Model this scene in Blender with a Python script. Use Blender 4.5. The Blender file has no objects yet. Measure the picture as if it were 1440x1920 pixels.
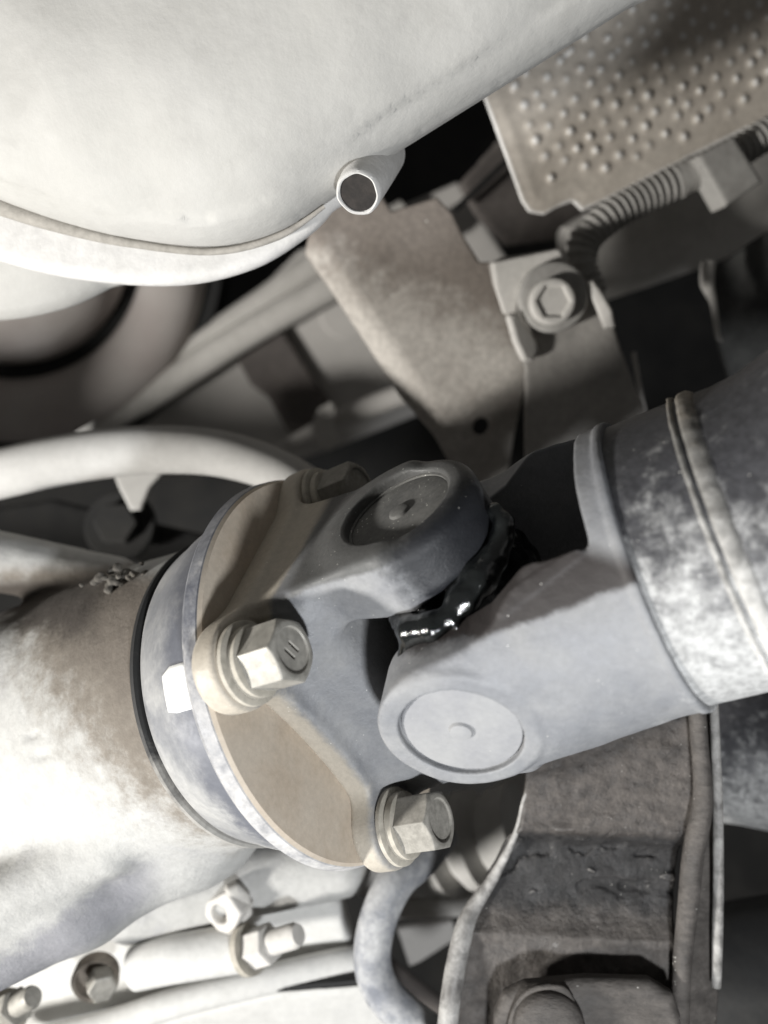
import bpy, bmesh, math, random
import numpy as np
from mathutils import Vector, Matrix, noise as mnoise
random.seed(7); np.random.seed(7)
SC = bpy.context.scene
COL = SC.collection
MM = 0.001                                   # everything below is measured in millimetres
FPX = 1498.0                                 # focal length in photo pixels (27 mm equivalent)

# ---------------------------------------------------------------- camera, world, lamps
cam_d = bpy.data.cameras.new("camera"); cam = bpy.data.objects.new("camera", cam_d); COL.objects.link(cam)
cam.location = (0, 0, 0); cam.rotation_euler = (math.radians(90), 0, 0)
cam_d.sensor_fit = 'VERTICAL'; cam_d.sensor_height = 34.6; cam_d.sensor_width = 25.95
cam_d.lens = 34.6 * FPX / 1920
cam_d.clip_start = 0.01; cam_d.clip_end = 20
cam_d.dof.use_dof = True; cam_d.dof.focus_distance = 0.222; cam_d.dof.aperture_fstop = 6.6
SC.camera = cam
SC.view_settings.view_transform = 'Standard'; SC.view_settings.look = 'None'
SC.view_settings.exposure = 0.12; SC.view_settings.gamma = 1.0
W = bpy.data.worlds.new("World"); SC.world = W; W.use_nodes = True
W.node_tree.nodes["Background"].inputs[0].default_value = (1.0, 0.98, 0.95, 1)
W.node_tree.nodes["Background"].inputs[1].default_value = 0.06

def area(name, loc, target, size, power, color):
    l = bpy.data.lights.new(name, 'AREA'); l.shape = 'DISK'; l.size = size * MM; l.energy = power; l.color = color
    o = bpy.data.objects.new(name, l); COL.objects.link(o)
    o.location = Vector(loc) * MM
    o.rotation_euler = (Vector(target) - Vector(loc)).to_track_quat('-Z', 'Y').to_euler()
    return o
area("inspection_lamp", (-640, -60, -304), (0, 300, 0), 80, 9.0, (1.0, 0.975, 0.93))
area("workshop_lamp", (55, -70, -200), (0, 250, -20), 36, 1.3, (0.95, 0.975, 1.0))

# ---------------------------------------------------------------- frames and pixel rays
def nrm(v): v = np.asarray(v, float); return v / np.linalg.norm(v)
def ray(px, py): return np.array([(px - 720) / FPX, 1.0, (960 - py) / FPX])
def P(px, py, d): return ray(px, py) * d
class Frame:
    """a right-handed local frame: origin O and three unit axes as the rows of A"""
    def __init__(s, O, ax, up):
        X = nrm(ax); up = np.asarray(up, float); Y = nrm(up - X * (up @ X)); Z = np.cross(X, Y)
        s.O = np.asarray(O, float); s.A = np.array([X, Y, Z])
    def w(s, L): return s.O + np.asarray(L, float) @ s.A
    def hit(s, px, py, ax=2, val=0.0):
        n = s.A[ax]; v = ray(px, py); q = v * (((s.O + n * val) @ n) / (v @ n)); return s.A @ (q - s.O)
def facing(px, py, d, n=(0, -1, 0), up=(0, 0, 1)):
    """frame whose Z points at the camera side (n), X to the right, Y up"""
    n = nrm(n); Y = nrm(np.array(up) - n * (np.array(up) @ n)); X = np.cross(Y, n)
    f = Frame(P(px, py, d), X, Y); return f
C0 = np.array([-13.7839, 251.0629, -46.2135]); A1 = nrm([.8218, -.4757, .3137])
E1 = np.array([-.5256, -.4202, .7397])
FL = Frame(C0, A1, E1)                        # flange: X along its axis, Y along the upper ear, Z to the camera
A2 = nrm([.8304, -.4399, .342]); J0 = C0 + A1 * 48.54
E2 = np.array([-.1817, -.794, -.5801]); E2 = nrm(E2 - A2 * (E2 @ A2))
SH = Frame(J0, A2, np.cross(E2, A2))          # shaft: X along the tube, Z along the near ear
WD = Frame((0, 0, 0), (1, 0, 0), (0, 0, 1))   # plain world frame: local = (x, up, -depth)

# ---------------------------------------------------------------- signed distance tools
def smin(a, b, k): h = np.clip(0.5 + 0.5 * (b - a) / k, 0, 1); return b + (a - b) * h - k * h * (1 - h)
def smax(a, b, k): return -smin(-a, -b, k)
def box(x, y, z, c, s, r=0.0):
    qx, qy, qz = abs(x - c[0]) - s[0] + r, abs(y - c[1]) - s[1] + r, abs(z - c[2]) - s[2] + r
    return np.sqrt(np.maximum(qx, 0)**2 + np.maximum(qy, 0)**2 + np.maximum(qz, 0)**2) + np.minimum(np.maximum(qx, np.maximum(qy, qz)), 0) - r
def cyl(a, b, h, r, lo, hi, rd=0.0):
    """a, b across; h along; between lo and hi, edge rounded by rd"""
    d1 = np.sqrt(a * a + b * b) - r + rd; d2 = abs(h - (lo + hi) / 2) - (hi - lo) / 2 + rd
    return np.minimum(np.maximum(d1, d2), 0) + np.sqrt(np.maximum(d1, 0)**2 + np.maximum(d2, 0)**2) - rd
def caps(x, y, z, a, b, ra, rb=None):
    rb = ra if rb is None else rb
    a = np.asarray(a, float); b = np.asarray(b, float); d = b - a; L = d @ d
    t = np.clip(((x - a[0]) * d[0] + (y - a[1]) * d[1] + (z - a[2]) * d[2]) / L, 0, 1)
    return np.sqrt((x - a[0] - t * d[0])**2 + (y - a[1] - t * d[1])**2 + (z - a[2] - t * d[2])**2) - (ra + (rb - ra) * t)
def poly2(u, v, pts):
    pts = np.asarray(pts, float); d = np.full(u.shape, 1e9); s = np.ones(u.shape)
    n = len(pts)
    for i in range(n):
        a, b = pts[i], pts[i - 1]; e = b - a
        wu, wv = u - a[0], v - a[1]
        t = np.clip((wu * e[0] + wv * e[1]) / (e @ e + 1e-12), 0, 1)
        d = np.minimum(d, (wu - e[0] * t)**2 + (wv - e[1] * t)**2)
        c1 = v >= a[1]; c2 = v < b[1]; c3 = e[0] * wv > e[1] * wu
        s = np.where((c1 & c2 & c3) | (~c1 & ~c2 & ~c3), -s, s)
    return s * np.sqrt(d)
def spl(pts, n=8, closed=False):
    """Catmull-Rom through the points"""
    p = np.asarray(pts, float); m = len(p); out = []
    rng = range(m) if closed else range(m - 1)
    for i in rng:
        g = (lambda k: p[k % m]) if closed else (lambda k: p[min(max(k, 0), m - 1)])
        a, b, c, d = g(i - 1), g(i), g(i + 1), g(i + 2)
        for t in np.linspace(0, 1, n, endpoint=False):
            out.append(0.5 * (2 * b + (c - a) * t + (2 * a - 5 * b + 4 * c - d) * t * t + (3 * b - a - 3 * c + d) * t**3))
    if not closed: out.append(p[-1])
    return np.array(out)
def fbm(x, y, z, s, seed=0):
    """cheap smooth pseudo noise from sines, about -1..1"""
    r = np.random.RandomState(seed); v = 0; a = 1.0
    for o in range(3):
        for k in range(3):
            d = nrm(r.normal(size=3)) * s * 2**o * r.uniform(.7, 1.3)
            v = v + a * np.sin(x * d[0] + y * d[1] + z * d[2] + r.uniform(0, 6.28)) / 3
        a *= .5
    return v
def nets(fn, lo, hi, h):
    """naive surface nets on a grid, then pulled onto the surface"""
    ax = [np.arange(lo[i], hi[i] + h, h, dtype=np.float64) for i in range(3)]
    X, Y, Z = np.meshgrid(*ax, indexing='ij')
    V = fn(X, Y, Z)
    S = V < 0
    nx, ny, nz = V.shape
    acc = np.zeros((nx - 1, ny - 1, nz - 1, 3)); cnt = np.zeros((nx - 1, ny - 1, nz - 1))
    for a in range(3):
        sl0 = [slice(None)] * 3; sl1 = [slice(None)] * 3; sl0[a] = slice(0, -1); sl1[a] = slice(1, None)
        v0, v1 = V[tuple(sl0)], V[tuple(sl1)]
        m = (v0 < 0) != (v1 < 0)
        t = np.where(m, v0 / np.where(m, v0 - v1, 1), 0)
        b, c = [i for i in range(3) if i != a]
        pos = np.stack(np.meshgrid(*[np.arange(k) for k in v0.shape], indexing='ij'), -1).astype(float)
        pos[..., a] += t
        for db in (0, 1):
            for dc in (0, 1):
                sl = [slice(None)] * 3
                sl[b] = slice(0, -1) if db == 0 else slice(1, None)
                sl[c] = slice(0, -1) if dc == 0 else slice(1, None)
                mm = m[tuple(sl)]
                acc += pos[tuple(sl)] * mm[..., None]; cnt += mm
    act = cnt > 0
    idx = np.full(act.shape, -1, dtype=np.int64); idx[act] = np.arange(act.sum())
    vs = acc[act] / cnt[act][:, None] * h + np.array([ax[0][0], ax[1][0], ax[2][0]])
    quads = []
    for a in range(3):
        sl0 = [slice(None)] * 3; sl1 = [slice(None)] * 3; sl0[a] = slice(0, -1); sl1[a] = slice(1, None)
        s0, s1 = S[tuple(sl0)], S[tuple(sl1)]
        m = s0 != s1
        b, c = [(1, 2), (2, 0), (0, 1)][a]
        I = np.argwhere(m)
        ok = (I[:, b] > 0) & (I[:, c] > 0) & (I[:, b] < V.shape[b] - 1) & (I[:, c] < V.shape[c] - 1)
        I = I[ok]
        def cell(db, dc):
            K = I.copy(); K[:, b] -= db; K[:, c] -= dc; return idx[K[:, 0], K[:, 1], K[:, 2]]
        q = np.stack([cell(1, 1), cell(0, 1), cell(0, 0), cell(1, 0)], 1)
        fl = ~s0[I[:, 0], I[:, 1], I[:, 2]]
        q[fl] = q[fl][:, ::-1]
        quads.append(q)
    q = np.concatenate(quads); q = q[(q >= 0).all(1)]
    for _ in range(2):
        x, y, z = vs.T; e = h * .2; d = fn(x, y, z)
        g = np.stack([fn(x + e, y, z) - fn(x - e, y, z), fn(x, y + e, z) - fn(x, y - e, z), fn(x, y, z + e) - fn(x, y, z - e)], 1) / (2 * e)
        st = g * (d / np.maximum((g * g).sum(1), .25))[:, None]
        L = np.linalg.norm(st, axis=1, keepdims=True); st *= np.minimum(1, .6 * h / np.maximum(L, 1e-9))
        vs = vs - st
    return vs, q

# ---------------------------------------------------------------- objects
def tag(o, label=None, cat=None, group=None, kind=None):
    if label: o["label"] = label
    if cat: o["category"] = cat
    if group: o["group"] = group
    if kind or cat: o["kind"] = kind or "thing"
    return o
def thing(name, label, cat, at, group=None, kind=None):
    o = bpy.data.objects.new(name, None); COL.objects.link(o); o.empty_display_size = .01
    o.location = Vector(at) * MM
    return tag(o, label, cat, group, kind)
def wloc(o):
    v = Vector((0, 0, 0))
    while o is not None: v = v + o.location; o = o.parent
    return v
def mesh_obj(name, verts, faces, mat, parent=None, smooth=True, sharp=None, origin=None):
    """verts in world millimetres"""
    verts = np.asarray(verts, float) * MM
    base = np.array(wloc(parent)) if parent is not None else np.zeros(3)
    org = np.asarray(origin) * MM if origin is not None else (verts.min(0) + verts.max(0)) / 2
    me = bpy.data.meshes.new(name)
    if isinstance(faces, np.ndarray):
        n, k = faces.shape
        me.vertices.add(len(verts)); me.vertices.foreach_set("co", (verts - org).ravel())
        me.loops.add(n * k); me.loops.foreach_set("vertex_index", faces.ravel().astype(np.int32))
        me.polygons.add(n); me.polygons.foreach_set("loop_start", np.arange(0, n * k, k, dtype=np.int32))
        me.polygons.foreach_set("loop_total", np.full(n, k, dtype=np.int32))
        me.update(calc_edges=True)
    else:
        me.from_pydata((verts - org).tolist(), [], faces)
    me.polygons.foreach_set("use_smooth", [smooth] * len(me.polygons)); me.update()
    if sharp: me.set_sharp_from_angle(angle=math.radians(sharp))
    if mat: me.materials.append(mat)
    o = bpy.data.objects.new(name, me); COL.objects.link(o)
    o.location = Vector(org - base)
    if parent is not None: o.parent = parent
    return o
def sdf_obj(name, fn, lo, hi, h, fr, mat, parent=None, **k):
    v, q = nets(fn, lo, hi, h)
    return mesh_obj(name, fr.w(v), q, mat, parent, **k)
def lathe(name, prof, fr, mat, parent=None, seg=120, sharp=35, wob=None, **k):
    """profile of (along X, radius)"""
    n = len(prof); th = np.linspace(0, 2 * np.pi, seg, endpoint=False); V = []; Fc = []
    for (x, r) in prof:
        rr = r + (wob(x, r, th) if wob else 0)
        V.append(np.stack([np.full(seg, x), rr * np.cos(th), rr * np.sin(th)], 1))
    V = np.concatenate(V)
    for i in range(n - 1):
        for j in range(seg):
            Fc.append((i * seg + j, i * seg + (j + 1) % seg, (i + 1) * seg + (j + 1) % seg, (i + 1) * seg + j))
    if prof[0][1] > 0: Fc.append(tuple(range(seg))[::-1]) if prof[0] != prof[-1] else None
    if prof[-1][1] > 0 and prof[0] != prof[-1]: Fc.append(tuple(range((n - 1) * seg, n * seg)))
    return mesh_obj(name, fr.w(V), Fc, mat, parent, sharp=sharp, **k)
def tube(name, pts, rad, mat, parent=None, seg=20, n=10, sharp=None, ribs=None, squash=1.0, **k):
    p = spl(pts, n)
    if ribs:                                    # resample evenly, radius follows the ribs
        L = np.r_[0, np.cumsum(np.linalg.norm(np.diff(p, axis=0), axis=1))]
        s = np.arange(0, L[-1], ribs[0] / 8.0); p = np.stack([np.interp(s, L, p[:, i]) for i in range(3)], 1)
        ph = (s / ribs[0]) % 1.0
        R = rad + ribs[1] * np.clip(np.sin(ph * 2 * np.pi) * 1.8, -1, 1)
    else:
        L = np.linspace(0, 1, len(p)); rad = np.atleast_1d(rad); R = np.interp(L, np.linspace(0, 1, len(rad)), rad)
    T = np.gradient(p, axis=0); T /= np.linalg.norm(T, axis=1, keepdims=True)
    u = np.cross(T[0], [0.1, .9, .3]); V = []
    th = np.linspace(0, 2 * np.pi, seg, endpoint=False)
    for i in range(len(p)):
        u = nrm(u - T[i] * (u @ T[i])); w = np.cross(T[i], u)
        V.append(p[i] + R[i] * (np.cos(th)[:, None] * u + squash * np.sin(th)[:, None] * w))
    V = np.concatenate(V); m = len(p)
    Fc = [(i * seg + j, i * seg + (j + 1) % seg, (i + 1) * seg + (j + 1) % seg, (i + 1) * seg + j) for i in range(m - 1) for j in range(seg)]
    Fc += [tuple(range(seg))[::-1], tuple(range((m - 1) * seg, m * seg))]
    return mesh_obj(name, V, Fc, mat, parent, sharp=sharp or 50, **k)
def sheet(name, outline, fr, t, mat, parent=None, h=1.0, bend=None, holes=(), rd=0.6, smooth_n=0, pillow=0.0, rough=0.0, **k):
    """a plate cut to an outline given by what it covers on the frame's plane, with real thickness t behind that plane"""
    o2 = np.array([fr.hit(px, py)[:2] for px, py in outline])
    if smooth_n: o2 = spl(o2, smooth_n, True)
    H = [(fr.hit(a, b)[:2], r) for a, b, r in holes]
    def fn(u, v, w):
        d = poly2(u, v, o2)
        for c, r in H: d = np.maximum(d, r - np.sqrt((u - c[0])**2 + (v - c[1])**2))
        ww = w - (bend(u, v) if bend else 0)
        if rough: ww = ww + rough * fbm(u, v, 0 * u, .12, 3)
        qd, qw = d + rd, abs(ww + t / 2) - t / 2 + rd
        return np.sqrt(np.maximum(qd, 0)**2 + np.maximum(qw, 0)**2) + np.minimum(np.maximum(qd, qw), 0) - rd
    lo = np.r_[o2.min(0) - 2 * h, 0]; hi = np.r_[o2.max(0) + 2 * h, 0]
    if bend:
        uu, vv = np.meshgrid(np.linspace(lo[0], hi[0], 60), np.linspace(lo[1], hi[1], 60)); b = bend(uu, vv)
        lo[2], hi[2] = b.min() - t - 2 * h, b.max() + 2 * h
    else: lo[2], hi[2] = -t - 2 * h - rough, 2 * h + rough
    return sdf_obj(name, fn, lo, hi, h, fr, mat, parent, **k)

# ---------------------------------------------------------------- materials
def mat(name, base, dust=None, amt=0.5, size=18, soft=0.25, rough=0.6, metal=0.0, fine=0.25, bump=0.25, bump_size=1.2,
        spec=(0.9, 0.88, 0.82), specks=0.0, speck_size=2.2, spec_level=0.4, dark=None, dark_amt=0.4, dark_size=30, grad=None, coat=0.0, stretch=None, stain_shade=None, peaks=None):
    """base coat under patchy dust: size is the patch size in mm, grad=(axis, from_mm, to_mm) puts more dust along an object axis"""
    m = bpy.data.materials.new(name); m.use_nodes = True; nt = m.node_tree; N = nt.nodes; Lk = nt.links
    bs = N["Principled BSDF"]
    tc = N.new("ShaderNodeTexCoord"); src = tc.outputs["Object"]
    if stretch:
        mp = N.new("ShaderNodeMapping"); mp.inputs["Scale"].default_value = stretch; Lk.new(src, mp.inputs[0]); src = mp.outputs[0]
    def noise(sz, det=6, ro=.6, dis=0.0):
        n = N.new("ShaderNodeTexNoise"); n.inputs["Scale"].default_value = 1000.0 / sz; n.inputs["Detail"].default_value = det
        n.inputs["Roughness"].default_value = ro; n.inputs["Distortion"].default_value = dis; Lk.new(src, n.inputs["Vector"]); return n.outputs["Fac"]
    def mapr(v, a, b, c=0., d=1.):
        r = N.new("ShaderNodeMapRange"); r.interpolation_type = 'SMOOTHSTEP'; Lk.new(v, r.inputs[0])
        for i, q in enumerate((a, b, c, d)): r.inputs[1 + i].default_value = q
        return r.outputs[0]
    def math_(op, a, b):
        q = N.new("ShaderNodeMath"); q.operation = op; q.use_clamp = False
        for i, s in enumerate((a, b)):
            if isinstance(s, (int, float)): q.inputs[i].default_value = s
            else: Lk.new(s, q.inputs[i])
        return q.outputs[0]
    def mix(f, a, b):
        q = N.new("ShaderNodeMix"); q.data_type = 'RGBA'
        if isinstance(f, (int, float)): q.inputs[0].default_value = f
        else: Lk.new(f, q.inputs[0])
        for i, s in ((6, a), (7, b)):
            if isinstance(s, tuple): q.inputs[i].default_value = (*s, 1)
            else: Lk.new(s, q.inputs[i])
        return q.outputs[2]
    def along(d):
        q = N.new("ShaderNodeVectorMath"); q.operation = 'DOT_PRODUCT'; Lk.new(tc.outputs["Object"], q.inputs[0]); q.inputs[1].default_value = tuple(float(e) for e in d)
        return q.outputs["Value"]
    col = base; rg = rough
    rgh = None
    if dark:
        col = mix(mapr(noise(dark_size, 5, .65, .4), .62 - dark_amt * .4, .80 - dark_amt * .4), col, dark)
    if dust:
        n = noise(size, 8, .66, .3)
        if grad:
            g = along(grad[0])
            gr = mapr(g, grad[1] * MM, grad[2] * MM, -grad[3], grad[3]); n = math_('ADD', n, gr)
        f = mapr(n, .72 - amt * .5 - soft * .5, .72 - amt * .5 + soft * .5)
        col = mix(f, col, dust)
        rgh = mapr(f, 0, 1, rough, min(1, rough + .3))
    if stain_shade:                                   # stain_shade = stains and painted shade, list of (direction, from_mm, to_mm, colour)
        for (dv, f0, f1, oc, *lim) in stain_shade:
            nn = math_('ADD', along(dv), math_('MULTIPLY', math_('SUBTRACT', noise(9, 9, .72), .5), abs(f1 - f0) * 1.9 * MM))
            k = mapr(nn, f0 * MM, f1 * MM)
            for (d2, g0, g1) in lim: k = math_('MULTIPLY', k, mapr(along(d2), g0 * MM, g1 * MM))
            col = mix(k, col, oc)
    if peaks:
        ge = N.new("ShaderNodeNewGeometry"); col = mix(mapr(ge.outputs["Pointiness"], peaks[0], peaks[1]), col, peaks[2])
    # fine value variation
    fv = mapr(noise(bump_size * 2.2, 5, .7), .25, .75, 1 - fine, 1 + fine)
    hs = N.new("ShaderNodeHueSaturation"); Lk.new(fv, hs.inputs["Value"])
    if isinstance(col, tuple): hs.inputs["Color"].default_value = (*col, 1)
    else: Lk.new(col, hs.inputs["Color"])
    col = hs.outputs[0]
    if specks:
        vo = N.new("ShaderNodeTexVoronoi"); vo.inputs["Scale"].default_value = 1000 / speck_size; Lk.new(src, vo.inputs["Vector"])
        sp = math_('LESS_THAN', vo.outputs["Distance"], .16)
        sp2 = mapr(noise(14, 3), .42, .62)
        vc = N.new("ShaderNodeSeparateXYZ"); Lk.new(vo.outputs["Color"], vc.inputs[0])
        sp3 = math_('LESS_THAN', vc.outputs[0], specks)
        col = mix(math_('MULTIPLY', math_('MULTIPLY', math_('MULTIPLY', sp, sp3), sp2), .6), col, spec)
    Lk.new(col, bs.inputs["Base Color"])
    if rgh is not None: Lk.new(rgh, bs.inputs["Roughness"])
    else: bs.inputs["Roughness"].default_value = rough
    bs.inputs["Metallic"].default_value = metal; bs.inputs["Specular IOR Level"].default_value = spec_level
    bs.inputs["Coat Weight"].default_value = coat
    if bump:
        b = N.new("ShaderNodeBump"); b.inputs["Strength"].default_value = bump; b.inputs["Distance"].default_value = bump_size * .35 * MM
        hgt = math_('ADD', noise(bump_size, 6, .65), math_('MULTIPLY', noise(bump_size * 6, 3, .5), 1.6))
        Lk.new(hgt, b.inputs["Height"]); Lk.new(b.outputs[0], bs.inputs["Normal"])
    return m
DUST = (.50, .47, .43); TAN = (.40, .345, .275); WHITE = (.66, .65, .62)
M = {
    'yoke': mat('grey_painted_forging', (.178, .183, .195), (.25, .25, .25), .35, 26, .5, .46, fine=.08, bump=.45, bump_size=.9, specks=.03, speck_size=1.0, stain_shade=[(np.cross(E2, A2) * .94 - E2 * .34, 8.0, 10.0, (.030, .026, .025), (E2 - .5 * A2, -1, 4)), (A2 * .8 - np.array([0, 0, 1]) * .6, 46, 66, (.60, .60, .59))]),  # slot-side face painted dark, its shade and brown dirt together
    'yoke_up': mat('grey_speckled_forging', (.175, .18, .192), (.25, .25, .25), .4, 22, .5, .42, fine=.09, bump=.5, bump_size=.8, specks=.06, speck_size=1.0, stain_shade=[(A1, 8.5, 5, (.40, .365, .31)), (A1 - .3 * FL.A[1] + .15 * FL.A[2], 6.5, 3.5, (.42, .38, .32)), (FL.A[1], 41.0, 42.6, (.085, .085, .083), (A1, 16, 22)), (A1 * .8 + FL.A[2] * .6, 51, 57, (.014, .015, .018))]),  # upper ear's top face darkened in the colour to look shaded
    'cap': mat('grey_cap', (.22, .222, .234), (.27, .27, .27), .4, 20, .5, .5, fine=.05, bump=.08, bump_size=.7, specks=.03, speck_size=1.3),
    'cap_up': mat('speckled_cap', (.105, .105, .103), (.165, .163, .155), .5, 14, .4, .7, spec_level=.2, fine=.15, bump=.2, bump_size=.6, specks=.3, speck_size=1.2),
    'tube': mat('worn_black_tube', (.045, .045, .049), (.36, .36, .355), .42, 6, .4, .45, fine=.35, bump=.35, bump_size=.9, specks=.04, speck_size=1.1, grad=((.1, 0, -1), -34, 40, .24)),
    'bead': mat('rusty_weld', (.17, .165, .155), (.46, .45, .43), .5, 6, .4, .6, fine=.2, bump=.4, bump_size=1.0, grad=((.1, 0, -1), -28, 38, .25), stain_shade=[((0, 0, 1), 18, 46, (.27, .235, .19))]),
    'flange': mat('tan_dusty_flange', (.43, .355, .275), (.50, .44, .365), .5, 24, .5, .75, fine=.08, bump=.12, bump_size=.8, dark=(.36, .30, .24), dark_amt=.25, dark_size=16),
    'rim': mat('worn_blue_grey_steel', (.18, .185, .203), (.46, .45, .44), .36, 7, .5, .42, fine=.15, bump=.25, bump_size=.9, dark=(.10, .105, .125), dark_amt=.35, dark_size=12, grad=((0, 0, -1), -60, 60, .16)),
    'deflector': mat('polished_blue_grey_steel', (.17, .175, .19), (.40, .395, .38), .40, 26, .5, .42, metal=.1, fine=.08, bump=.06, bump_size=.8, stain_shade=[(A1, -24, -14, (.115, .12, .138))], grad=((0, 0, -1), -60, 60, .16)),
    'black': mat('black_rubber_shade', (.012, .012, .012), None, rough=.6, bump=.1),  # rubber, and black that stands for dark gaps and shadow
    'grease': mat('black_grease', (.008, .009, .009), None, rough=.10, bump=.35, bump_size=1.8, fine=0, spec_level=.6, coat=.6),
    'seal': mat('oily_seal', (.018, .019, .02), None, rough=.22, bump=.25, bump_size=1.6, fine=.1, spec_level=.6),
    'bolt': mat('zinc_bolt', (.26, .25, .225), (.37, .355, .32), .45, 5, .4, .42, metal=.25, fine=.12, bump=.15, bump_size=.6),
    'bolt_dull': mat('dull_dusty_bolt', (.20, .19, .168), (.30, .285, .255), .5, 5, .4, .6, metal=.1, fine=.15, bump=.25, bump_size=.6),
    'washer': mat('dusty_washer', (.31, .29, .245), (.42, .39, .335), .5, 6, .4, .6, fine=.1, bump=.15, bump_size=.7),
    'casing': mat('dusty_cast_aluminium', (.50, .495, .475), (.60, .595, .575), .6, 40, .5, .9, fine=.06, bump=.4, bump_size=1.6, dark=(.34, .34, .36), dark_amt=.2, dark_size=36),
    'housing': mat('dusty_cast_housing', (.37, .366, .35), (.46, .456, .44), .6, 40, .5, .9, fine=.08, bump=.55, bump_size=1.4, dark=(.27, .27, .295), dark_amt=.28, dark_size=34, stain_shade=[((.62, 0, .78), -50, -22, (.20, .178, .15), ((0, 0, -1), -40, -33)), ((.62, 0, .78), -36, -8, (.15, .13, .11), ((0, 0, -1), -40, -33)), ((0, 0, 1), 15, 22, (.07, .06, .052), ((0, 0, -1), -36, -29), ((-1, 0, 0), 40, 54)), ((.57, 0, -.82), 20, 28, (.25, .25, .265), ((-.57, 0, .82), -44, -34), ((-1, 0, 0), 20, 40))]),  # brown seal stain, dark ledge underside, rib's lower shade and scuffs painted in
    'bore': mat('dark_bore', (.012, .010, .009), (.04, .035, .032), .35, 5, .4, .8, fine=.2, bump=.3),  # near black stands for the shade inside the stub
    'clod': mat('dry_clod', (.05, .045, .039), (.12, .11, .096), .5, 4, .4, .95, fine=.3, bump=.6),
    'sealring': mat('dusty_seal_ring', (.018, .018, .018), (.30, .29, .27), .40, 12, .5, .7, fine=.15, bump=.2, grad=((0, 0, -1), -15, 45, .34)),
    'seam': mat('seam_gap_dark', (.26, .245, .22), (.34, .32, .29), .5, 10, .5, .9, fine=.15, bump=.4, bump_size=1.0),
    'dirt': mat('oily_dirt', (.16, .135, .11), (.27, .24, .205), .5, 14, .4, .9, fine=.25, bump=.8, bump_size=1.2),
    'tank': mat('dusty_pale_shell', (.43, .422, .397), (.49, .482, .46), .5, 50, .6, .9, fine=.03, bump=.16, bump_size=4.0, dark=(.37, .362, .34), dark_amt=.34, dark_size=22),
    'rimtank': mat('dusty_seam', (.52, .51, .49), (.60, .59, .575), .6, 25, .4, .85, fine=.08, bump=.3, bump_size=2.0),
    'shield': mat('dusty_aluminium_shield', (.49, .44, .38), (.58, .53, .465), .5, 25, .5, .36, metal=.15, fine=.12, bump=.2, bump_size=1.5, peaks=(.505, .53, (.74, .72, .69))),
    'bracket': mat('dusty_brown_bracket', (.33, .30, .27), (.50, .47, .43), .55, 22, .45, .7, fine=.18, bump=.4, bump_size=1.2, stain_shade=[((.35, 0, .94), -2, 26, (.21, .182, .158))], specks=.05, speck_size=3.0),  # muffler's shadow on the upper part is painted in as brown
    'bracket2': mat('dusty_dark_bracket', (.25, .238, .222), (.38, .36, .335), .5, 30, .4, .7, fine=.1, bump=.2, bump_size=1.2),
    'pale': mat('pale_dusty_metal', (.46, .445, .415), (.55, .53, .50), .5, 20, .4, .7, fine=.08, bump=.2, bump_size=1.5),
    'rubber': mat('grey_dusty_rubber', (.16, .16, .165), (.40, .39, .375), .68, 20, .5, .75, fine=.08, bump=.15, bump_size=1.2),
    'hose': mat('pale_dusty_hose', (.43, .42, .40), (.52, .51, .49), .55, 30, .5, .7, fine=.05, bump=.1, bump_size=1.5),
    'bluehose': mat('blue_grey_hose', (.17, .18, .205), (.42, .42, .42), .48, 10, .4, .6, fine=.15, bump=.25, bump_size=1.2),
    'conduit': mat('dusty_conduit', (.26, .25, .235), (.36, .35, .33), .5, 15, .4, .65, fine=.08, bump=.1),
    'panel': mat('dim_body_panel', (.42, .405, .385), (.50, .48, .455), .5, 60, .5, .8, fine=.05, bump=.1),
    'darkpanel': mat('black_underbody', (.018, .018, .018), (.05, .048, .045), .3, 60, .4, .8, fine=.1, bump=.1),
    'brown': mat('dark_brown_pad', (.085, .075, .07), (.14, .125, .115), .4, 20, .4, .8, fine=.1, bump=.2),
    'pink': mat('brownish_grey_canister', (.40, .355, .335), (.48, .45, .425), .5, 60, .5, .7, fine=.04, bump=.05),
    'member': mat('dirty_black_member', (.05, .045, .041), (.10, .09, .082), .5, 9, .5, .55, fine=.3, bump=1.0, bump_size=1.6, specks=.10, speck_size=1.4, dark=(.015, .015, .016), dark_amt=.25, dark_size=22, stretch=(.45, 1, 1)),
    'web': mat('dirty_tarred_member', (.046, .040, .036), (.092, .081, .073), .5, 7, .4, .45, fine=.4, bump=1.0, bump_size=2.2, specks=.03, speck_size=.9, dark=(.02, .02, .021), dark_amt=.22, dark_size=18, peaks=(.52, .57, (.14, .132, .125)), stain_shade=[((.0, 0, -1), -9, -3, (.022, .021, .021)), ((0, 0, -1), 18, 26, (.075, .067, .061))]),
    'memberedge': mat('worn_member_edge', (.10, .095, .09), (.36, .35, .335), .5, 8, .4, .5, fine=.2, bump=.4, bump_size=1.2),
    'plain_white': mat('matte_white', (.80, .80, .78), None, rough=.5, bump=.05, fine=.03),
    'cover': mat('black_ribbed_cover', (.035, .035, .034), (.10, .10, .095), .35, 20, .4, .6, fine=.1, bump=.3, bump_size=2),
}

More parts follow.
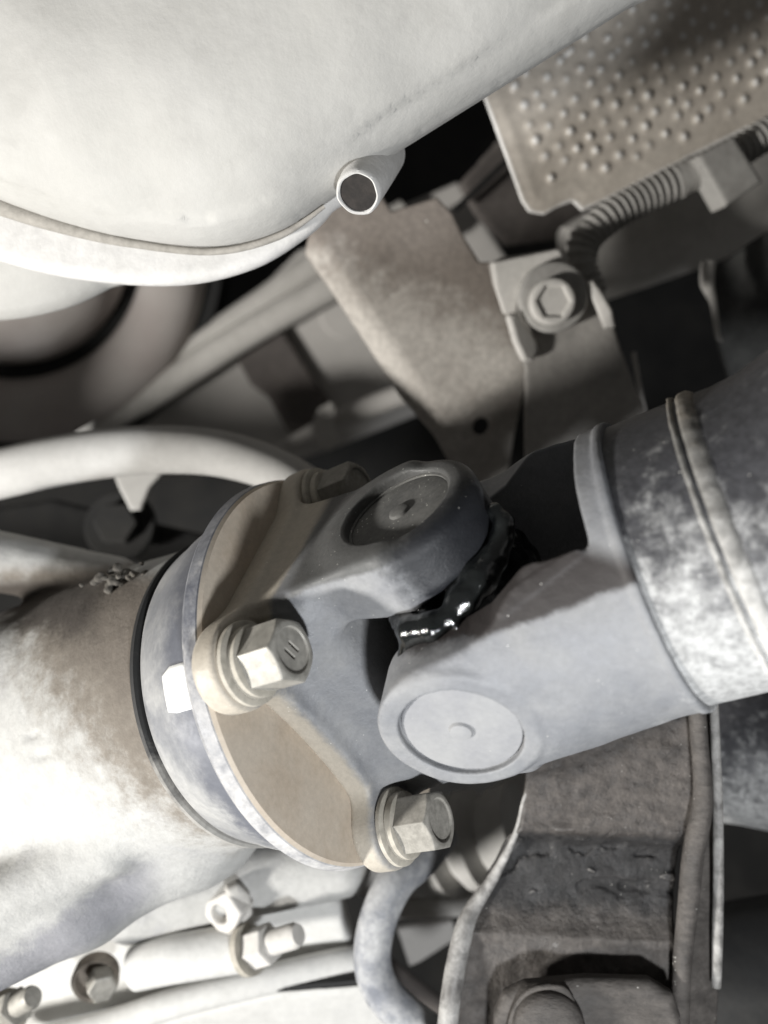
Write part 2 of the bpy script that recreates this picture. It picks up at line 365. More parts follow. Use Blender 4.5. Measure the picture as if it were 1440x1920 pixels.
# ================================================================ flange yoke and its neighbours
R_FL = 60.0
t = thing("companion_flange", "round tan dusty flange disc with worn blue-grey rim behind the joint", "flange", FL.w((0, 0, 0)))
lathe("disc_face", [(0.0, 0.0), (0.0, R_FL - 1.0), (-1.0, R_FL - .2)], FL, M['flange'], t, seg=180, origin=None)
lathe("rim", [(-0.95, R_FL - .25), (-1.3, R_FL + .1), (-5.0, R_FL + .6), (-6.6, R_FL - .3), (-7.2, R_FL - 2.0), (-7.4, 52.0)], FL, M['rim'], t, seg=180, origin=FL.O)
lathe("deflector", [(-7.3, 53.6), (-12, 54.6), (-19, 54.4), (-24, 53.2), (-28, 51.8), (-31.5, 51.0), (-33.4, 50.4), (-34.2, 49.4), (-34.2, 47.5), (-28, 46.0)], FL, M['deflector'], t, seg=180, origin=FL.O)
# plain white patch on the deflector, a thin sheet that follows its curve
def patch():
    V = []; F = []
    rows = [(-20.5, 54.35), (-17, 54.75), (-13, 54.85), (-9.5, 54.4)]
    ths = np.linspace(math.radians(40), math.radians(53), 10)
    for i, (x, r) in enumerate(rows):
        for j, a in enumerate(ths):
            aa = a if i else math.radians(42) + (a - math.radians(40)) * .78
            V.append((x, r * math.cos(aa), r * math.sin(aa)))
    for i in range(3):
        for j in range(9): F.append((i * 10 + j, (i + 1) * 10 + j, (i + 1) * 10 + j + 1, i * 10 + j + 1))
    return FL.w(V), F
pv, pf = patch()
po = mesh_obj("white_patch", pv, pf, M['plain_white'], t)
sm = po.modifiers.new("thickness", 'SOLIDIFY'); sm.thickness = .25 * MM; sm.offset = 0

BOLT = [(36.8, 37.0), (-36.0, 36.6), tuple(FL.hit(606, 940, 0, 8)[1:]), (-38.0, -36.0)]
def yoke_f(x, y, z):
    sq = np.maximum(abs(y), 0)
    # base plate: lobes at the bolts, waists between them
    lob = 1e9
    for (by, bz) in BOLT: lob = np.minimum(lob, np.sqrt((y - by)**2 + (z - bz)**2) - 11.8)
    body = np.maximum(abs(y) - 45, abs(z) - 35)
    body = smax(body, np.sqrt(y * y + z * z) - 56, 4)
    bite = 52 - np.sqrt(y * y + (abs(z) - 86)**2)
    pl = smin(lob, smax(body, bite, 5), 7)
    hgt = 7.6 + 3.5 * np.clip(1 - np.sqrt(y * y + z * z) / 46, 0, 1)
    plate = smax(pl, abs(x - hgt / 2 + .4) - hgt / 2 - .4, 2.2)
    # ears
    ay = np.where(y < 0, abs(y) + 3.2, abs(y)); L = 48.5
    boss = cyl(x - L, z, ay, 22.0, 26.0, 43.6, 4.2)
    wid = 20.5 + 4.0 * np.clip((28 - x) / 24, 0, 1)**1.5
    top = 43.3
    arm = smax(smax(abs(z) - wid, smax(ay - top, 27 - ay - 10 * np.clip((24 - x) / 22, 0, 1)**2, 3), 2), smax(x - L, -x + 1, 2), 3)
    ear = smin(boss, arm, 7)
    web = smax(smax(abs(z) - 31 + .5 * np.clip(x - 8, 0, 20), ay - 40, 6), x - 28 + .008 * z * z, 4)
    web = smax(web, 1 - x, 1)
    d = smin(smin(plate, web, 4), ear, 5)
    # spot faces for the bolts
    for (by, bz) in BOLT[:3]:
        d = smax(d, -cyl(y - by, z - bz, x, 12.2, 7.8, 25, .4), .8)
    # bores for the bearing caps
    d = smax(d, 15.5 - np.sqrt((x - L)**2 + z * z) + 0 * d, .8) if True else d
    return d
t = thing("flange_yoke", "grey forged yoke bolted on the tan disc, upper ear with recessed speckled cap", "yoke", FL.w((0, 0, 0)))
sdf_obj("yoke_body", yoke_f, (-1.5, -62, -62), (75, 62, 62), .8, FL, M['yoke_up'], t, origin=FL.O)
def cap_mesh(name, fr, mt, parent, sgn, face, rim=True):
    V = Frame(fr.O, fr.A[1] * sgn if fr is FL else fr.A[2] * sgn, fr.A[0])
    prof = [(face + .75, 0), (face + .75, 1.6), (face + .45, 2.6), (face, 3.2), (face - .25, 9), (face, 14.0), (face - .3, 14.8), (face - 1.0, 15.1), (face - 10, 15.1), (face - 10, 0)]
    return lathe(name, prof, V, mt, parent, seg=96)
JF = Frame(J0, A1, E1); JF2 = SH
class _K: pass
def cap_on(name, axis, face, mt, parent):
    V = Frame(J0, axis, A1)
    prof = [(face + 1.0, 0), (face + 1.0, 2.0), (face + .75, 2.7), (face, 3.1), (face - .15, 9), (face, 14.4), (face - .2, 14.9), (face - .7, 15.15), (face - 11, 15.15), (face - 11, 0)]
    return lathe(name, prof, V, mt, parent, seg=96)
cap_on("bearing_cap", FL.A[1], 41.9, M['cap_up'], t)
cap_on("bearing_cap", -FL.A[1], 38.0, M['cap_up'], t)
V1 = Frame(J0, FL.A[1], A1)
lathe("retaining_ring", [(41.6, 14.8), (42.3, 14.8), (42.4, 15.5), (41.6, 15.5), (41.6, 14.8)], V1, M['cap_up'], t, seg=96)

# bolts: hexagon head with two dashes, spring washer, flat washer
def hexd(y, z, af):
    d = -1e9
    for k in range(3):
        a = math.radians(60 * k); d = np.maximum(d, abs(y * math.cos(a) + z * math.sin(a)) - af / 2)
    return d
def bolt_fn(x, y, z, marks=True):
    d = smax(hexd(y, z, 15.2), abs(x - 9.5) - 6.0, .35)
    r = np.sqrt(y * y + z * z)
    d = smax(d, (r + (x - 15.5) * 1.6 - 7.2) * .55, .3)
    dish = smax(r - 5.9, 14.9 - x, .2)
    d = smax(d, -dish, .3)
    for s in (-1.25, 1.25) if marks else ():
        d = smax(d, -box(x, y, z, (15.0, .2 * s, s), (1.4, 2.0, .42), .1), .1)
    return d
BFR = Frame(FL.w((7.8, *BOLT[0])), A1, FL.A[1] * math.cos(.12) + FL.A[2] * math.sin(.12))
bv, bq = nets(bolt_fn, (2.5, -10, -10), (16.5, 10, 10), .22)
BG = "hexagon bolts holding the yoke to the flange disc"
bt = thing("flange_bolt", "zinc hexagon bolt marked with two dashes, in the middle of the tan flange edge", "bolt", BFR.O, BG)
mesh_obj("head", BFR.w(bv), bq, M['bolt'], bt)
lathe("spring_washer", [(1.9, 5.5), (1.9, 9.0), (2.2, 9.4), (4.2, 9.4), (4.5, 9.0), (4.5, 5.5), (1.9, 5.5)], BFR, M['washer'], bt, seg=64, sharp=50)
lathe("flat_washer", [(0, 5.5), (0, 10.6), (.3, 11.0), (1.5, 11.0), (1.8, 10.6), (1.8, 5.5), (0, 5.5)], BFR, M['washer'], bt, seg=64, sharp=50)
plain = mesh_obj("head", *(lambda q: (BFR.w(q[0]), q[1]))(nets(lambda x, y, z: bolt_fn(x, y, z, False), (2.5, -10, -10), (16.5, 10, 10), .3)), M['bolt_dull'])
plain_me = plain.data; bpy.data.objects.remove(plain)
def copy_thing(src, loc, label):
    c = src.copy(); COL.objects.link(c); c.location = loc; c["label"] = label
    for ch in list(src.children):
        k = ch.copy(); COL.objects.link(k); k.parent = c
        for g in list(ch.children):
            q = g.copy(); COL.objects.link(q); q.parent = k
    return c
for i, lab in ((1, "shaded hexagon bolt below the big round grey cap, at the foot of the disc"), (2, "half hidden hexagon bolt peeking out above the upper ear of the yoke")):
    cb = copy_thing(bt, Vector(FL.w((7.8, *BOLT[i]))) * MM, lab)
    for ch in cb.children:
        if ch.name.startswith("head"): ch.data = plain_me

# the cross inside the joint with its rubber seals
t = thing("joint_cross", "dark oily joint cross between the two forked yokes", "joint cross", J0)
def cross_fn(x, y, z):
    d = np.sqrt(x * x + y * y + z * z) - 15
    d = smin(d, cyl(x, z, y, 9.5, -35, 35, 1), 5); d = smin(d, cyl(x, y, z, 9.5, -35, 35, 1), 5)
    return d
sdf_obj("cross_body", cross_fn, (-18, -42, -42), (18, 42, 42), 1.2, JF, M['seal'], t)
def wob(x, r, th): return .55 * np.sin(th * 5 + x) + .4 * np.sin(th * 9 + 2 * x) + .3 * np.sin(th * 14 - x) if r > 12 else 0 * th
for ax in (FL.A[1], -FL.A[1], SH.A[2], -SH.A[2]):
    V = Frame(J0, ax, A1)
    lathe("seal", [(15.5, 9.0), (15.5, 15.5), (16.5, 17.6), (18.5, 18.2), (20.0, 17.0), (21.0, 15.6), (22.2, 17.4), (24, 18.3), (25.6, 17.6), (26.6, 14.5), (26.6, 9)], V, M['grease'], t, seg=96, sharp=70, wob=wob)
# squeezed out grease
GP = [((q := FL.hit(px, py, 1, yy)) - np.array([48.54, 0, 0]), r * 1.22) for px, py, yy, r in
      [(748, 1160, 24, 2.2), (775, 1180, 23, 3.2), (810, 1176, 23, 3.0), (842, 1158, 23, 2.2), (868, 1122, 24, 3.4), (895, 1085, 25, 4.0), (920, 1048, 26, 3.0), (938, 1010, 28, 2.6), (946, 982, 31, 1.8), (926, 958, 34, 1.6)]]
def grease_fn(x, y, z):
    d = 1e9
    pts = GP
    for (a, ra), (b, rb) in zip(pts[:-1], pts[1:]): d = smin(d, caps(x, y, z, a, b, ra, rb), 1.6)
    d = smin(d, caps(x, y, z, GP[1][0], GP[1][0] + np.array([-7, -6, 4]), 2.4, .5), 1.5)
    d = smin(d, caps(x, y, z, GP[3][0], GP[3][0] + np.array([5, -4, 6]), 1.4, .3), 1.0)
    return d + .45 * fbm(x, y, z, .55, 5)
tag(sdf_obj("grease", grease_fn, (-26, 6, -10), (34, 42, 42), .5, JF, M['grease']), "wrinkled glossy black grease squeezed out under the upper ear", "grease")

# ================================================================ propeller shaft
t = thing("propeller_shaft", "grey forked propeller shaft with worn black tube entering from one side", "shaft", SH.w((0, 0, 0)))
def yoke_s(x, y, z):
    az = abs(z); ay = abs(y)
    r = np.sqrt(y * y + z * z)
    R_ = np.interp(x, [-30, 6, 30, 46, 70], [44.5, 43.5, 39.6, 38.0, 37.8])
    w = np.interp(x, [-30, 2, 13, 20, 28, 37, 46, 60], [21.3, 21.3, 21.6, 23.6, 28.5, 33.5, 39, 42])
    outl = np.where(x < 2, np.sqrt(np.minimum(x - 2, 0)**2 * .86 + y * y) - 21.3, (ay - w) * .88)
    shell = smax(smax(r - R_, az - 40.2, 1.5), outl, 1.2)
    boss = cyl(x, y, az, 20.2, 24.5, 40.3, 1.8)
    d = smin(shell, boss, 1.5)
    d = smax(d, x - 54.0, .8)
    d = smin(d, smax(smax(r - 38.5, 34 - r, .3), abs(x - 52.9) - 1.0, .5), .6)
    slot = smax(az - 24.5, x - 47.0, 2.6)
    d = smax(d, -slot, .7)
    d = smax(d, -cyl(x, y, az, 15.5, 38.6, 60, .2), .25)
    # a shallow cast step beside the cap and a scar on the upper edge
    d = smax(d, -caps(x, y, az, (1, 20.6, 41.0), (15, 22.0, 40.0), 1.3, .5), .8)
    d = smin(d, smax(caps(x, y, z, (24, 26, 31), (44, 29.5, 25.5), 1.6, .8), .4 - z * 0, .1), 1.5)
    return d + .10 * fbm(x, y, z, .35, 21)
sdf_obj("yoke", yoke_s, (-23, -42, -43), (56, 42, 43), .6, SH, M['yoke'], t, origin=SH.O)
cap_on("bearing_cap", SH.A[2], 39.4, M['cap'], t)
cap_on("bearing_cap", -SH.A[2], 39.4, M['cap'], t)
lathe("tube", [(47, 36.9), (70, 36.9), (80, 36.6), (86, 37.2), (94, 39.5), (104, 43.5), (116, 47.5), (150, 50), (210, 50)], SH, M['tube'], t, seg=160, origin=SH.w((70, 0, 0)))
bw = lambda x, r, th: .12 * np.sin(th * 43) + .1 * np.sin(th * 29 + x) + .12 * np.sin(th * 17 + 2 * x)
lathe("weld_bead", [(69.9, 36.8), (70.1, 37.6), (70.6, 37.8), (71.1, 37.6), (71.3, 36.8)], SH, M['bead'], t, seg=260, wob=bw, sharp=80, origin=SH.w((72, 0, 0)))
lathe("weld_bead", [(72.0, 36.8), (72.3, 37.7), (73.0, 38.0), (74.4, 37.8), (75.4, 37.3), (76.2, 36.7)], SH, M['bead'], t, seg=260, wob=bw, sharp=80, origin=SH.w((72, 0, 0)))

# ================================================================ gearbox housing, lower left
HF = Frame(FL.w((-36, 0, 0)), FL.A[0], FL.A[1])          # X along the flange axis, housing on -X
t = thing("gearbox_housing", "big dusty cast housing with ribs carrying the flange, whitened by dust", "housing", HF.O)
def L_(px, py, d): return HF.A @ (P(px, py, d) - HF.O)
RIB = [(L_(330, 1590, 274), L_(150, 1680, 268), 14, 16), (L_(150, 1680, 268), L_(-60, 1775, 264), 16, 17),
       (L_(215, 1092, 306), L_(-60, 1044, 306), 10, 12), (L_(290, 1290, 276), L_(-60, 1275, 282), 20, 20), (L_(350, 1500, 284), L_(-60, 1495, 290), 30, 30)]
CY = (L_(640, 1622, 318), L_(250, 1680, 318))
def case_fn(x, y, z):
    r = np.sqrt(y * y + z * z)
    rad = 49.5 + .10 * np.clip(-x - 2, 0, 30) + .04 * np.clip(-x - 30, 0, 200)
    d = smax((r - rad) * .95, x + .5, 1.5)
    for a, b, ra, rb in RIB: d = smin(d, caps(x, y, z, a, b, ra, rb), 6)
    d = smin(d, caps(x, y, z, CY[0], CY[1], 12, 17), 10)
    d = smax(d, -caps(x, y, z, L_(85, 1374, 244.5), L_(-60, 1404, 243), .6, 4.0), 1.5)
    d = smax(d, -caps(x, y, z, L_(150, 1398, 242.5), L_(-60, 1452, 242), .3, 2.0), 2)
    d = smin(d, caps(x, y, z, L_(200, 1600, 252), L_(-60, 1705, 252), 6.0, 9.0), 10)
    return d + .25 * fbm(x, y, z, .09, 11) + .10 * fbm(x, y, z, .5, 12)
sdf_obj("casing", case_fn, (-150, -110, -110), (4, 95, 95), 1.6, HF, M['housing'], t, origin=HF.O)
lathe("oil_seal", [(-1, 46), (-1, 51.2), (.6, 51.4), (1.2, 50.6), (1.2, 46)], HF, M['sealring'], t, seg=160, origin=HF.O)

def shadow_box(x, y, z): return smin(box(x, y, z, (0, 0, 0), (140, 25, 55), 10), box(x, y, z, (-118, 33, 0), (28, 32, 50), 10), 8) + 1.5 * fbm(x, y, z, .02, 5)
sdf_obj("shadow_block", shadow_box, (-150, -31, -61), (146, 76, 61), 4.0, Frame((-302, 322, -134), (1, 0, -.08), (0, 0, 1)), M['casing'], t)  # unseen block added left of view to shadow the canister and floor panel

# ================================================================ big pale shell, upper left
t = thing("muffler", "huge pale dust covered rounded shell with folded seam rim filling a corner", "muffler", P(300, 200, 250))
TF = facing(300, 250, 238, (-.10, -1, -.14))
main_o = [(1190, 0), (960, 144), (735, 285), (690, 316), (610, 375), (520, 432), (400, 460), (250, 446), (130, 418), (0, 373), (-260, 270), (-420, -100), (-200, -420), (700, -420), (1420, -145)]
def pillow(outline, fr, T, rr, h, name, mt, parent, rough=.5, sub=6):
    o2 = np.array([fr.hit(px, py)[:2] for px, py in outline]); o2 = spl(o2, sub, True) if sub else o2
    def fn(u, v, w):
        d = poly2(u, v, o2); e = np.clip(-d / rr, 0, 1)
        th = T * np.sqrt(np.maximum(1 - (1 - e)**2, 0))
        q = np.where(d > 0, np.sqrt(d * d + w * w), (abs(w) - th) * (.25 + .75 * e))
        return np.where(d > 0, np.sqrt(d * d + w * w) - .3, q) + rough * fbm(u, v, w, .06, 2) * (e > .1)
    lo = (*(o2.min(0) - 3), -T - 3); hi = (*(o2.max(0) + 3), T + 3)
    return sdf_obj(name, fn, lo, hi, h, fr, mt, parent)
pillow(main_o, TF, 34, 48, 2.0, "shell", M['tank'], t, rough=1.0)
RF = facing(300, 450, 248, (-.10, -1, -.14))
rim_o = [(640, 350), (618, 392), (570, 440), (470, 500), (330, 532), (150, 523), (0, 490), (-200, 420), (-260, 250), (0, 200), (400, 250)]
sheet("seam_rim", rim_o, RF, 8, M['rimtank'], t, h=1.2, rd=3.6, smooth_n=5)
LF = facing(0, 500, 280, (0, -1, -.1))
pillow([(230, 520), (205, 538), (120, 577), (0, 600), (-180, 600), (-300, 480), (-100, 350), (120, 400)], LF, 18, 24, 1.8, "lower_shell", M['tank'], t, .3)
tube("seam_gap_strip", [TF.w((*TF.hit(a, b)[:2], -2.0)) for a, b in [(-140, 326), (0, 386), (130, 428), (250, 455), (400, 469), (520, 440), (606, 384)]], [3.4, 2.8, 2.0, 1.3, 1.1, 1.1, .6], M['seam'], t, seg=12)  # solid strip whose dark colour stands for the dark of the gap
# drain stub
pa, pb = P(671, 363, 224), P(727, 262, 258)
SF = Frame(pa, pb - pa, (0, 0, 1))
st = thing("drain_stub", "short pale open pipe stub with a dark bore beside the big shell", "pipe stub", pa)
lathe("pipe", [(1.0, 5.1), (.1, 5.3), (-.2, 5.7), (.3, 6.2), (1.5, 6.5), (10, 6.9), (22, 7.4), (34, 7.8)], SF, M['rimtank'], st, seg=64, wob=lambda x, r, th: (.10 * np.sin(th * 3) + .08 * np.sin(th * 7 + 1)) * (x < 1))
lathe("bore", [(.6, 5.25), (26, 5.0), (26, 0)], SF, M['bore'], st, seg=48)

# ================================================================ dimpled heat shield, upper right
HS = facing(1200, 200, 352, (.12, -1, -.22))
hs_o = [(905, 178), (860, 90), (1190, -70), (1700, -70), (1700, 85), (1440, 222), (1092, 396), (1074, 378), (1046, 388), (1020, 403), (992, 398), (978, 378), (950, 300)]
cs = [HS.hit(1060 + 38 * i + 14 * j, 60 + 7 * i + 33 * j - 12 * 0)[:2] for i in range(-6, 18) for j in range(-5, 12)]
o2 = np.array([HS.hit(*q)[:2] for q in hs_o])
cs = np.array(cs); ins = -poly2(cs[:, 0], cs[:, 1], o2) > 9.5; cs = cs[ins] + np.random.uniform(-1.1, 1.1, (ins.sum(), 2)); amp = np.random.uniform(.5, 1.2, len(cs)); wid_d = np.random.uniform(2.8, 4.6, len(cs))
def dimple(u, v):
    b = np.zeros_like(u)
    for (a, c), s, q in zip(cs, amp, wid_d): b += s * 1.25 * np.exp(-(((u - a)**2 + (v - c)**2) / q)**1.3)
    d = poly2(u, v, o2)
    b += .35 * np.exp(-((d + 6) / 2.6)**2) + .8 * fbm(u, v, 0 * u, .06, 9)
    return b
t = thing("heat_shield", "dusty brownish aluminium heat shield embossed with rows of small dimples", "heat shield", HS.O)
sheet("shield_panel", hs_o, HS, 1.6, M['shield'], t, h=.8, bend=dimple, rd=.5, origin=None)

# corrugated conduit with its clamp, under the shield
t = thing("corrugated_conduit", "grey corrugated cable conduit bending down beside the heat shield edge", "conduit", P(1200, 370, 362))
tube("hose", [P(1480, 228, 362), P(1440, 250, 362), P(1370, 292, 362), P(1290, 330, 362), P(1210, 368, 362), P(1135, 412, 360), P(1095, 455, 360), P(1090, 500, 360), P(1110, 560, 366)], 6.8, M['conduit'], t, seg=28, ribs=(3.6, .75))
tube("plain_sleeve", [P(1298, 325, 362), P(1268, 342, 362)], 7.5, M['conduit'], t, seg=28)
CF = facing(1370, 318, 350, (.1, -1, -.15))
t = thing("conduit_clamp", "flat pale clamp band wrapped around the corrugated conduit", "clamp", CF.O)
sheet("band", [(1308, 292), (1378, 254), (1432, 340), (1362, 388)], CF, 14, M['conduit'], t, h=.9, rd=1.6)

# ================================================================ brackets behind the joint
BF = facing(760, 600, 349, (.06, -1, -.12))
t = thing("long_bracket", "long brown-grey dusty steel bracket hanging down, round hole near its tip", "bracket", BF.O)
fold = BF.hit(900, 755)[:2]; fdir = BF.hit(985, 715)[:2] - BF.hit(840, 800)[:2]; fn_ = nrm(np.array([-fdir[1], fdir[0]])); fn_ = fn_ if fn_[1] < 0 else -fn_
LE0 = BF.hit(575, 470)[:2]; LEd = nrm(BF.hit(865, 885)[:2] - LE0); LEn = np.array([-LEd[1], LEd[0]])
def bend_b(u, v):
    s = (u - fold[0]) * fn_[0] + (v - fold[1]) * fn_[1]
    e = np.clip(s + 3, 0, None)
    le = (u - LE0[0]) * LEn[0] + (v - LE0[1]) * LEn[1]
    return -np.clip(10 - le, 0, 14)**2 / 18 - np.where(s < 3, e**2 / 12 * .9, (s) * .9) + .4 * fbm(u, v, 0 * u, .05, 8)
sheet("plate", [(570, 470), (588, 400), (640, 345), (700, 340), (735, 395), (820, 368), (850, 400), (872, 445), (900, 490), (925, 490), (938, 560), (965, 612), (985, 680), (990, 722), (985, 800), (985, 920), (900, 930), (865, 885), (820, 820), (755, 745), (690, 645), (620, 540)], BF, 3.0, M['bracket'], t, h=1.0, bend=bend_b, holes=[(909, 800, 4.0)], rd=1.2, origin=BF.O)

B2 = facing(1040, 570, 341, (.12, -1, -.14))
t = thing("mounting_bracket", "dusty dark mounting bracket with two pale folded side tabs", "bracket", B2.O)
sheet("front_plate", [(918, 492), (940, 482), (1052, 464), (1075, 500), (1100, 530), (1150, 600), (1168, 660), (1190, 720), (1225, 800), (1225, 940), (985, 940), (985, 690), (955, 600), (925, 530)], B2, 3, M['bracket2'], t, h=1.1, rd=1.2)
B2a = facing(980, 630, 334, (.5, -1, -.14))
sheet("side_tab", [(955, 592), (972, 585), (990, 610), (1008, 640), (1012, 660), (1000, 678), (985, 676), (968, 640)], B2a, 4, M['pale'], t, h=.8, rd=1.4)
sheet("side_tab", [(1096, 528), (1112, 524), (1128, 545), (1148, 580), (1154, 612), (1132, 616), (1118, 580)], facing(1125, 570, 332, (-.3, -1, -.14)), 5, M['pale'], t, h=.8, rd=1.4)
sheet("top_tab", [(922, 492), (1050, 466), (1068, 498), (1010, 512), (975, 555), (970, 585), (945, 590), (930, 545)], facing(1000, 520, 335, (.05, -1, -.3)), 3, M['pale'], t, h=.8, rd=1.0)
BB = facing(1033, 566, 332, (.05, -1, -.2)); BX = Frame(BB.O, BB.A[2], BB.A[1])
t = thing("recessed_bolt", "pale flanged bolt with a hexagon recess on a dark round washer", "bolt", BB.O)
lathe("washer", [(-6, 0), (-6, 14.5), (-1.5, 14.5), (-.4, 13.8), (0, 12.5), (-.2, 8), (-.2, 0)], Frame(BB.w((1.5, 2, 0)), BB.A[2], BB.A[1]), M['conduit'], t, seg=72)
def hb(x, y, z):
    r = np.sqrt(y * y + z * z); d = smax(r - 9.4, abs(x - 1.5) - 3.0, 1.4)
    return smax(d, -smax(hexd(y, z, 12.2), 3.4 - x, .3), .4)
sdf_obj("head", hb, (-3, -11, -11), (6, 11, 11), .5, BX, M['pale'], t)

# ================================================================ lower right crossmember
MF = facing(1120, 1600, 262, (-.10, -1, .05))
t = thing("support_member", "dirty black pressed steel member below the shaft with curled worn edges", "crossmember", MF.O)
f1 = MF.hit(1100, 1555)[1]; f2 = MF.hit(1100, 1720)[1]
def bend_m(u, v):
    b = -9 * np.clip((f1 - v) / 9, 0, 1)**2 * (3 - 2 * np.clip((f1 - v) / 9, 0, 1)) + 6 * np.clip((f2 + 6 - v) / 14, 0, 1)**2
    band = np.clip((f1 + 2 - v) / 5, 0, 1) * np.clip((v - f2 - 2) / 6, 0, 1)
    crumb = np.maximum(fbm(u * .45, v, 0 * u, .28, 4), fbm(u * .5, v, 0 * u + 9, .5, 14) - .25)
    return b + .5 * fbm(u, v, 0 * u, .10, 4) + .30 * fbm(u * .5, v, 0 * u, .7, 6) + (.25 + 1.5 * band) * (.6 * np.floor(crumb * 1.5 + .25 * fbm(u * .6, v, 0 * u, 1.1, 31)) / 1.5 + .5 * crumb)
sheet("web_plate", [(985, 1330), (985, 1470), (975, 1550), (930, 1640), (892, 1700), (862, 1765), (850, 1850), (840, 2060), (1270, 2060), (1272, 1800), (1280, 1650), (1312, 1500), (1300, 1330)], MF, 3, M['web'], t, h=.7, bend=bend_m, rd=1.0, origin=MF.O)
tube("curled_edge", [P(1000, 1460, 266), P(982, 1500, 266), P(968, 1560, 268), P(928, 1640, 272), P(886, 1705, 272), P(866, 1760, 268), P(848, 1850, 264), P(836, 1960, 262), P(832, 2050, 262)], [.5, .7, 1.1, 2.2, 3.2, 3.4, 3.4, 3.4], M['memberedge'], t, seg=16)
tube("flange_lip", [P(1304, 1300, 256), P(1312, 1400, 256), P(1318, 1500, 256), P(1300, 1600, 256), P(1290, 1700, 256), P(1278, 1830, 256), P(1275, 2040, 256)], [2.8, 2.8, 3.4, 3.4, 3, 2.6], M['member'], t, seg=14)
tube("outer_lip", [P(1338, 1300, 258), P(1342, 1400, 258), P(1346, 1500, 258), P(1347, 1650, 258), P(1345, 1760, 258), P(1343, 1850, 258)], [1.4, 1.5, 1.6, 1.7, 1.8, 1.5], M['memberedge'], t, seg=12)
sheet("side_flange", [(1285, 1300), (1343, 1300), (1352, 1500), (1350, 1850), (1340, 2050), (1262, 2050), (1270, 1800), (1300, 1600)], facing(1315, 1600, 262, (.35, -1, .05)), 3, M['member'], t, h=1.1, rd=1)
PD = facing(1100, 1900, 250, (-.06, -1, .08))
sheet("raised_pad", [(925, 1990), (928, 1905), (945, 1868), (985, 1848), (1100, 1838), (1220, 1842), (1265, 1868), (1280, 1910), (1280, 2060), (925, 2060)], PD, 7, M['member'], t, h=.9, rd=3, rough=.35)
RB = Frame(P(1030, 1932, 247), (-.05, -1, .1), (0, 0, 1))
t2 = thing("round_rivet", "round dirty rivet head on the raised pad at the bottom", "rivet", RB.O)
lathe("head", [(3.4, 0), (3.3, 6), (2.8, 9), (1.6, 10.6), (0, 11.2), (-3, 11.4)], RB, M['member'], t2, seg=64)
sheet("washer_face", [(960, 1960), (962, 1890), (1000, 1852), (1060, 1852), (1085, 1900), (1085, 1960)], facing(1030, 1900, 248.5, (-.06, -1, .08)), 2, M['member'], t2, h=.8, rd=1, smooth_n=4)

# ================================================================ hoses
tag(tube("breather_hose", [P(-110, 915, 334), P(0, 888, 326), P(120, 862, 324), P(250, 845, 324), P(380, 846, 325), P(480, 868, 326), P(560, 905, 328), P(640, 965, 334), P(690, 1040, 344)], [10.4, 10.2, 10.1, 9.6, 9.0, 8.6, 8.2], M['hose'], seg=32), "thick pale dusty hose arching across to the flange top", "hose")
tag(tube("drain_hose", [P(830, 1560, 330), P(790, 1610, 318), P(745, 1650, 305), P(712, 1715, 298), P(698, 1790, 296), P(712, 1850, 294), P(760, 1905, 290), P(830, 1960, 286), P(900, 2040, 280)], [7.2, 7.0, 7.0], M['bluehose'], seg=28), "blue-grey rubber hose curving down under the lower flange bolt", "hose")

# ================================================================ lower left small things below the housing
t = thing("sump_pan", "pale dusty pan with a curved gasket seam along the bottom", "sump", P(350, 1850, 330))
SP = facing(300, 1850, 335, (.05, -1, -.35))
sheet("upper_flange", [(-160, 1800), (60, 1790), (230, 1700), (400, 1640), (560, 1640), (640, 1700), (660, 1770), (640, 1800), (480, 1842), (330, 1880), (190, 1925), (-160, 2060)], SP, 12, M['casing'], t, h=1.6, rd=3)
SP2 = facing(450, 1900, 322, (.05, -1, -.5))
sheet("gasket", [(200, 1934), (330, 1899), (500, 1855), (700, 1838), (720, 1848), (500, 1864), (330, 1905), (210, 1940)], facing(450, 1880, 318, (.05, -1, -.4)), 4, M['black'], t, h=1.0, rd=.8)
sheet("pan_body", [(100, 1975), (330, 1908), (500, 1866), (705, 1850), (760, 1930), (800, 2080), (60, 2080)], SP2, 14, M['casing'], t, h=1.6, rd=3, smooth_n=0)
tube("pan_bead", [P(-60, 1985, 318), P(190, 1925, 318), P(330, 1880, 318), P(480, 1842, 320), P(640, 1805, 326), P(700, 1800, 330)], 5.5, M['casing'], t, seg=16)
t = thing("bracket_loop", "small pale square loop with a dark opening under the housing", "loop", P(415, 1712, 300))
LO = facing(415, 1712, 300, (-.5, -1, -.1))
sheet("loop", [(385, 1692), (425, 1672), (452, 1715), (430, 1765), (405, 1745), (380, 1715)], LO, 9, M['pale'], t, h=.8, holes=[(411, 1716, 3.6)], rd=1.3)
sheet("arm", [(425, 1672), (448, 1660), (470, 1680), (480, 1740), (455, 1770), (430, 1765)], facing(450, 1715, 300, (.4, -1, -.1)), 6, M['pale'], t, h=.8, rd=1.8)
mesh_obj("opening_shade_sheet", [P(400, 1700, 306), P(424, 1700, 306), P(424, 1734, 306), P(400, 1734, 306)], [(0, 1, 2, 3)], M['black'], t)  # black sheet behind the hole, standing for the dark inside
